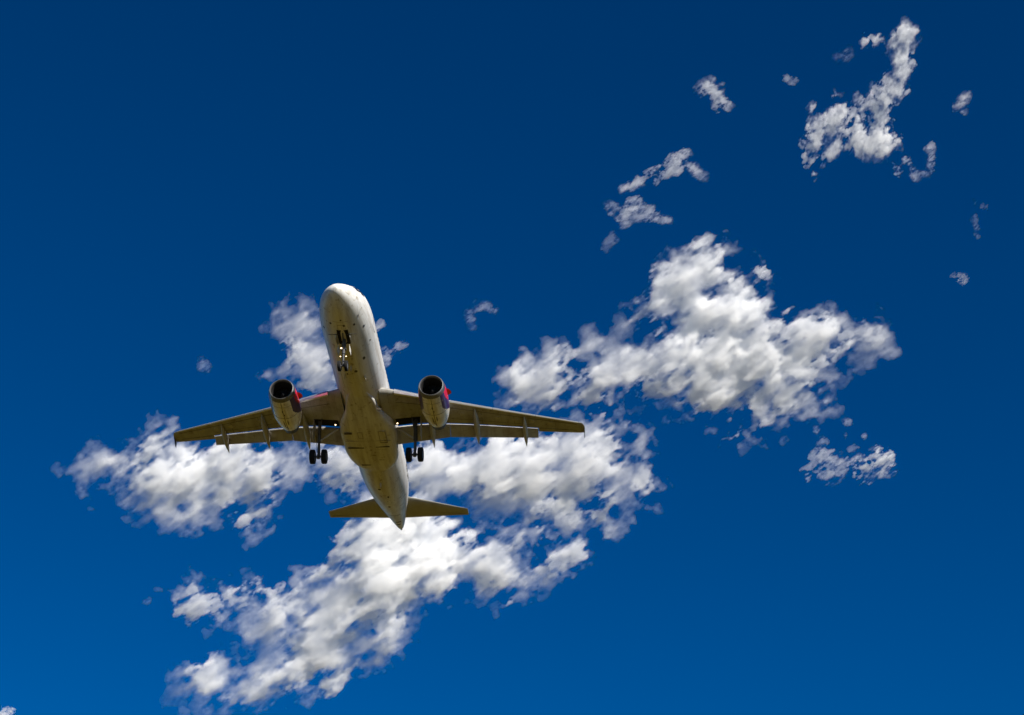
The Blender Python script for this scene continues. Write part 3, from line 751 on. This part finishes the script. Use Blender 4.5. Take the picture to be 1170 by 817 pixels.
CL_C = [(110,545,18),(80,550,12),(160,540,25),(200,520,35),(240,530,45),(300,510,50),(340,540,50),(360,480,35),(390,440,25),(410,420,16),(290,570,30),(350,600,40),(330,640,30),(400,560,70),(440,500,50),(460,600,70),(400,640,45),(520,560,70),(540,500,40),(600,520,60),(600,600,60),(660,560,60),(650,640,50),(640,690,30),(620,715,20),(700,530,40),(690,600,45),(740,520,30),(780,535,30),(760,560,15),(720,640,15),(480,660,35),(560,650,30),(480,700,12),(150,610,15),(170,640,10),(265,630,8),(700,690,12),(560,470,25),(700,490,20),(740,490,15),(55,590,8)]
CL_D = [(790,120,45),(745,130,25),(770,140,35),(830,130,40),(800,170,35),(840,190,40),(850,240,40),(830,280,35),(860,290,35),(800,245,25),(700,260,25),(680,260,20),(735,250,18),(740,75,10),(810,220,30),(890,200,40),(905,270,40),(900,140,30)]
CL_E = [(780,150,50),(830,170,48),(870,185,42),(900,165,36),(720,170,60),(640,100,70),(560,130,50),(600,160,60),(530,170,30),(500,150,22),(700,130,70),(760,160,60),(680,190,65),(600,230,65),(540,230,50),(500,240,50),(740,210,50),(800,190,50),(850,200,40),(900,200,40),(880,140,35),(930,120,30),(980,105,22),(1010,95,18),(950,215,32),(1000,205,28),(1040,178,30),(1075,150,28),(1095,150,20),(870,240,20),(925,275,14),(640,250,40),(470,270,50),(430,270,40),(405,240,18),(400,300,45),(350,320,40),(310,330,35),(265,345,22),(330,290,15),(440,320,55),(500,310,50),(560,320,45),(610,340,40),(640,345,25),(590,390,28),(610,400,15),(520,370,45),(450,380,60),(400,370,40),(430,430,50),(480,430,40),(520,420,25),(460,480,25),(430,490,22),(390,460,40),(340,470,35),(290,490,42),(260,505,28),(330,385,20),(235,510,20),(200,500,18),(180,470,38),(150,470,30),(190,435,25),(130,450,25),(100,460,20),(75,450,16),(100,490,16),(90,510,8),(65,530,6),(160,500,20),(620,90,60),(540,90,30),(570,60,40),(700,60,40),(1030,120,14)]
CL_F = [(150,270,35),(110,290,25),(190,275,35),(230,275,30),(260,280,20),(290,235,18),(300,250,22),(345,235,12),(330,260,15),(200,310,18),(125,335,10),(95,285,14),(20,270,7)]
CL_G = [(540,100,30),(545,140,42),(580,130,28),(530,170,28),(545,210,22),(540,250,34),(535,215,28),(560,290,18),(510,300,28),(470,330,32),(520,350,36),(430,370,32),(490,390,36),(540,380,18),(450,430,42),(410,400,28),(400,470,46),(440,500,32),(350,430,26),(330,400,12),(420,550,40),(430,600,50),(470,610,38),(380,620,46),(330,590,36),(310,570,22),(440,655,32),(380,660,26),(350,690,12),(360,150,24),(395,142,26),(430,150,24),(462,165,20),(490,150,20),(470,205,10),(250,490,32),(230,450,20),(210,520,42),(150,550,40),(130,600,42),(100,640,32),(80,680,18),(110,710,14),(190,570,32),(250,560,28),(190,660,28),(200,690,20),(230,630,20),(275,650,15),(90,740,9),(125,775,9),(160,720,9),(110,470,20),(230,400,14),(155,690,10),(300,500,22),(500,590,18)]
def path(*p, step=0.55):
    """discs strung along a bent strand"""
    out = []
    for (x0, y0, r0), (x1, y1, r1) in zip(p[:-1], p[1:]):
        n = max(1, int(math.hypot(x1 - x0, y1 - y0) / (step * (r0 + r1) / 2)))
        out += [(x0 + (x1 - x0) * i / n, y0 + (y1 - y0) * i / n, r0 + (r1 - r0) * i / n) for i in range(n)]
    return out + [p[-1]]
W1 = (680, 160, 5.836); W2 = (780, 80, 13.61); W3 = (1010, 90, 6.285); W4 = (510, 330, 13.61); W5 = (890, 40, 10.64); W6 = (1080, 220, 6.81)
CL_K = path((345,470,9),(320,520,14)) + path((335,530,10),(340,590,13),(345,640,13),(330,665,15)) + path((325,668,10),(280,685,9),(250,695,6)) + path((230,700,17),(200,670,17),(170,610,19),(150,570,15),(155,545,9)) + path((75,610,11),(105,650,10),(115,690,13))
CL_H = path((225,315,18),(290,355,17)) + path((290,260,40),(370,240,62),(450,260,60),(510,320,50),(540,390,46),(540,470,40),(530,550,26),(520,610,12)) + path((560,400,26),(620,470,24),(680,560,14),(740,580,9)) + [(465,150,18),(600,250,12)]
CL_I = path((380,215,7),(450,190,14),(520,150,28),(580,110,24),(620,95,17)) + path((440,225,15),(500,210,22),(560,190,19)) + path((615,150,11),(650,190,17),(700,230,15),(730,245,8)) + path((370,220,8),(320,255,12),(270,290,18),(210,320,15),(175,330,9)) + [(395,275,14)]
CL_J = path((190,535,28),(215,480,38),(260,450,26)) + path((260,515,13),(330,515,10),(420,525,8),(490,528,6)) + path((290,440,13),(350,455,11),(410,490,8)) + path((150,460,15),(80,435,9)) + path((230,420,11),(300,395,9)) + [(105,490,16)]
CL_Q = path((65,735,7),(90,690,11),(115,640,11),(130,625,7)) + [(155,680,8)]
CL_L = path((605,118,11),(570,150,22),(545,185,25),(510,200,11)) + path((560,190,13),(570,235,9))
CL_M = [(540,540,60),(500,600,45),(470,470,50),(420,480,30),(350,555,26),(620,510,28),(480,630,25),(560,500,30),(375,640,14)]
CL_N = [(710,560,45),(770,540,50),(850,510,60),(880,540,40),(760,610,40),(700,540,40),(900,560,20),(765,650,14)]
CL_O = [(620,340,18),(590,345,12),(680,415,16),(660,435,10),(470,370,18),(440,380,12),(620,245,18),(650,240,12),(735,345,12),(420,298,10)]
FULL = (0, 0, 1.0)
CL_P = path((345,350,18),(410,280,30),(460,260,27)) + path((490,275,24),(560,265,28),(620,260,24)) + path((650,280,18),(720,335,28),(765,355,22)) + path((310,450,12),(400,480,18)) + [(400,590,18)]
CL_R = [(455,396,3.5),(461,393,3.5),(447,401,3.5),(438,409,5),(441,404,4)]
CL_S = [(434,371,4),(431,374,4),(437,370,3)]
CL_T = [(232,418,4),(230,413,3),(236,421,3)]
CL_U = [(3,818,7),(8,817,5),(12,819,4)]
GW = 'small wisps of cloud'
SM = dict(bias=0.0, ridge=0.22, beta=2.0, k0=1 / 10., amp=0.75, inner=0.9, soft=1.0, floor=3.0, fine=0.8, thin=0.9, shear=(38, 1.8))
MD = dict(bias=-1.6, ridge=0.25, beta=2.0, k0=1 / 16., amp=0.7, inner=0.6, soft=1.1, floor=5.0, fine=0.55, thin=0.45, shear=(38, 2.0))
def c(*a, **k): make_cloud(*a, **k)
c('largest bright cloud, spiked at its lower edge, right of the airliner', C1, CL_A, 1900, 21, vox=1.35)
c('broad white cloud behind the right wing and the main wheels', C5, CL_B, 2050, 44, vox=1.35)
c('ragged greyish cloud under the left wing tip', C2, CL_C, 1720, 57, vox=1.35, mfp=11)
c('small cloud behind the nose section and left engine', C2, CL_D, 1750, 61, vox=1.2, mfp=14)
c('long cloud trailing down to the left from the tail', C3, CL_E, 1850, 73, vox=1.35)
c('small grey cloud patch left of the long tail cloud', C3, CL_F, 1870, 82, vox=1.1, mfp=13)
c('tall ragged seahorse shaped cloud in the upper right sky', C7, CL_G, 2300, 33, bias=-1.2, ridge=0.25, vox=0.85, mfp=15, k=1.6, beta=1.95, k0=1 / 20., amp=0.42, inner=0.5, soft=1.2, floor=5.5, fine=0.5, shear=(60, 1.6), thin=0.6)
c('thin hook shaped wisp right below the seahorse shaped cloud', W3, CL_K, 2300, 91, vox=0.5, mfp=28, k=0.8, group=GW, **SM)
c('single curled tuft of cloud left of the seahorse shaped cloud', W2, CL_H, 2250, 95, vox=0.5, mfp=22, k=0.8, group=GW, **SM)
c('comet shaped wisp pointing up right above the faint round tuft', W1, CL_I, 2250, 101, vox=0.5, mfp=24, k=0.8, group=GW, **SM)
c('faint round tuft just above the largest bright cloud', W1, CL_J, 2200, 105, vox=0.5, mfp=34, k=0.8, group=GW, **SM)
c('faint vertical streak of vapour hanging under the round tuft', W1, CL_Q, 2200, 108, vox=0.5, mfp=80, k=0.8, group=GW, **SM)
c('tiny bright fleck of cloud near the upper right edge', W3, CL_L, 2350, 111, vox=0.5, mfp=22, k=0.8, group=GW, **SM)
c('dim fuzzy left cloud of the low pair at right', C6, CL_M, 1800, 121, vox=0.7, mfp=30, k=2, group=GW, **MD)
c('bright compact right cloud of the low pair at right', C6, CL_N, 1800, 127, vox=0.7, mfp=12, k=2, group=GW, **MD)
c('scattered faint shreds just above the low cloud pair', C6, CL_O, 1800, 131, vox=0.5, mfp=60, k=1, group=GW, **SM)
c('tiny arched wisp in open sky right of the nose', W4, CL_P, 2000, 137, vox=0.45, mfp=60, k=0.6, group=GW, **SM)
c('faint shred touching the right flank behind the nose', FULL, CL_R, 2000, 141, vox=0.6, mfp=40, k=1, group=GW, **SM)
c('tiny puff peeking out at the right side of the nose', FULL, CL_S, 2000, 143, vox=0.6, mfp=36, k=1, group=GW, **SM)
c('barely visible shred alone in the sky above the left wing', FULL, CL_T, 2000, 147, vox=0.5, mfp=110, k=1, group=GW, **SM)
c('sliver of cloud cut by the bottom left corner', FULL, CL_U, 2000, 151, vox=0.6, mfp=14, k=1, group=GW, **SM)
c('small faint tuft just left of the seahorse shaped cloud', W5, path((90,500,26),(130,545,16)) + path((150,575,18),(210,570,20)), 2300, 157, vox=0.45, mfp=55, k=0.6, group=GW, **SM)
c('faint tuft under the curled arm of the seahorse shaped cloud', W5, path((710,270,18),(790,230,26),(845,175,20)) + path((800,290,15),(850,240,17)), 2300, 161, vox=0.45, mfp=90, k=0.6, group=GW, **SM)
c('faint fleck at the right edge below the hook shaped wisp', W6, path((70,640,12),(110,660,22),(150,660,20),(140,695,15)), 2300, 163, vox=0.45, mfp=50, k=0.6, group=GW, **SM)
c('faint strung out shreds near the right edge of the sky', W6, [(230,75,13),(305,110,20),(232,210,15),(250,270,9),(245,335,12)], 2300, 167, vox=0.45, mfp=75, k=0.6, group=GW, **SM)
c('tiny fleck beside the top of the largest bright cloud', C4, [(455,742,10),(445,738,7),(468,745,6)], 1900, 171, vox=0.6, mfp=18, k=1, group=GW, **SM)
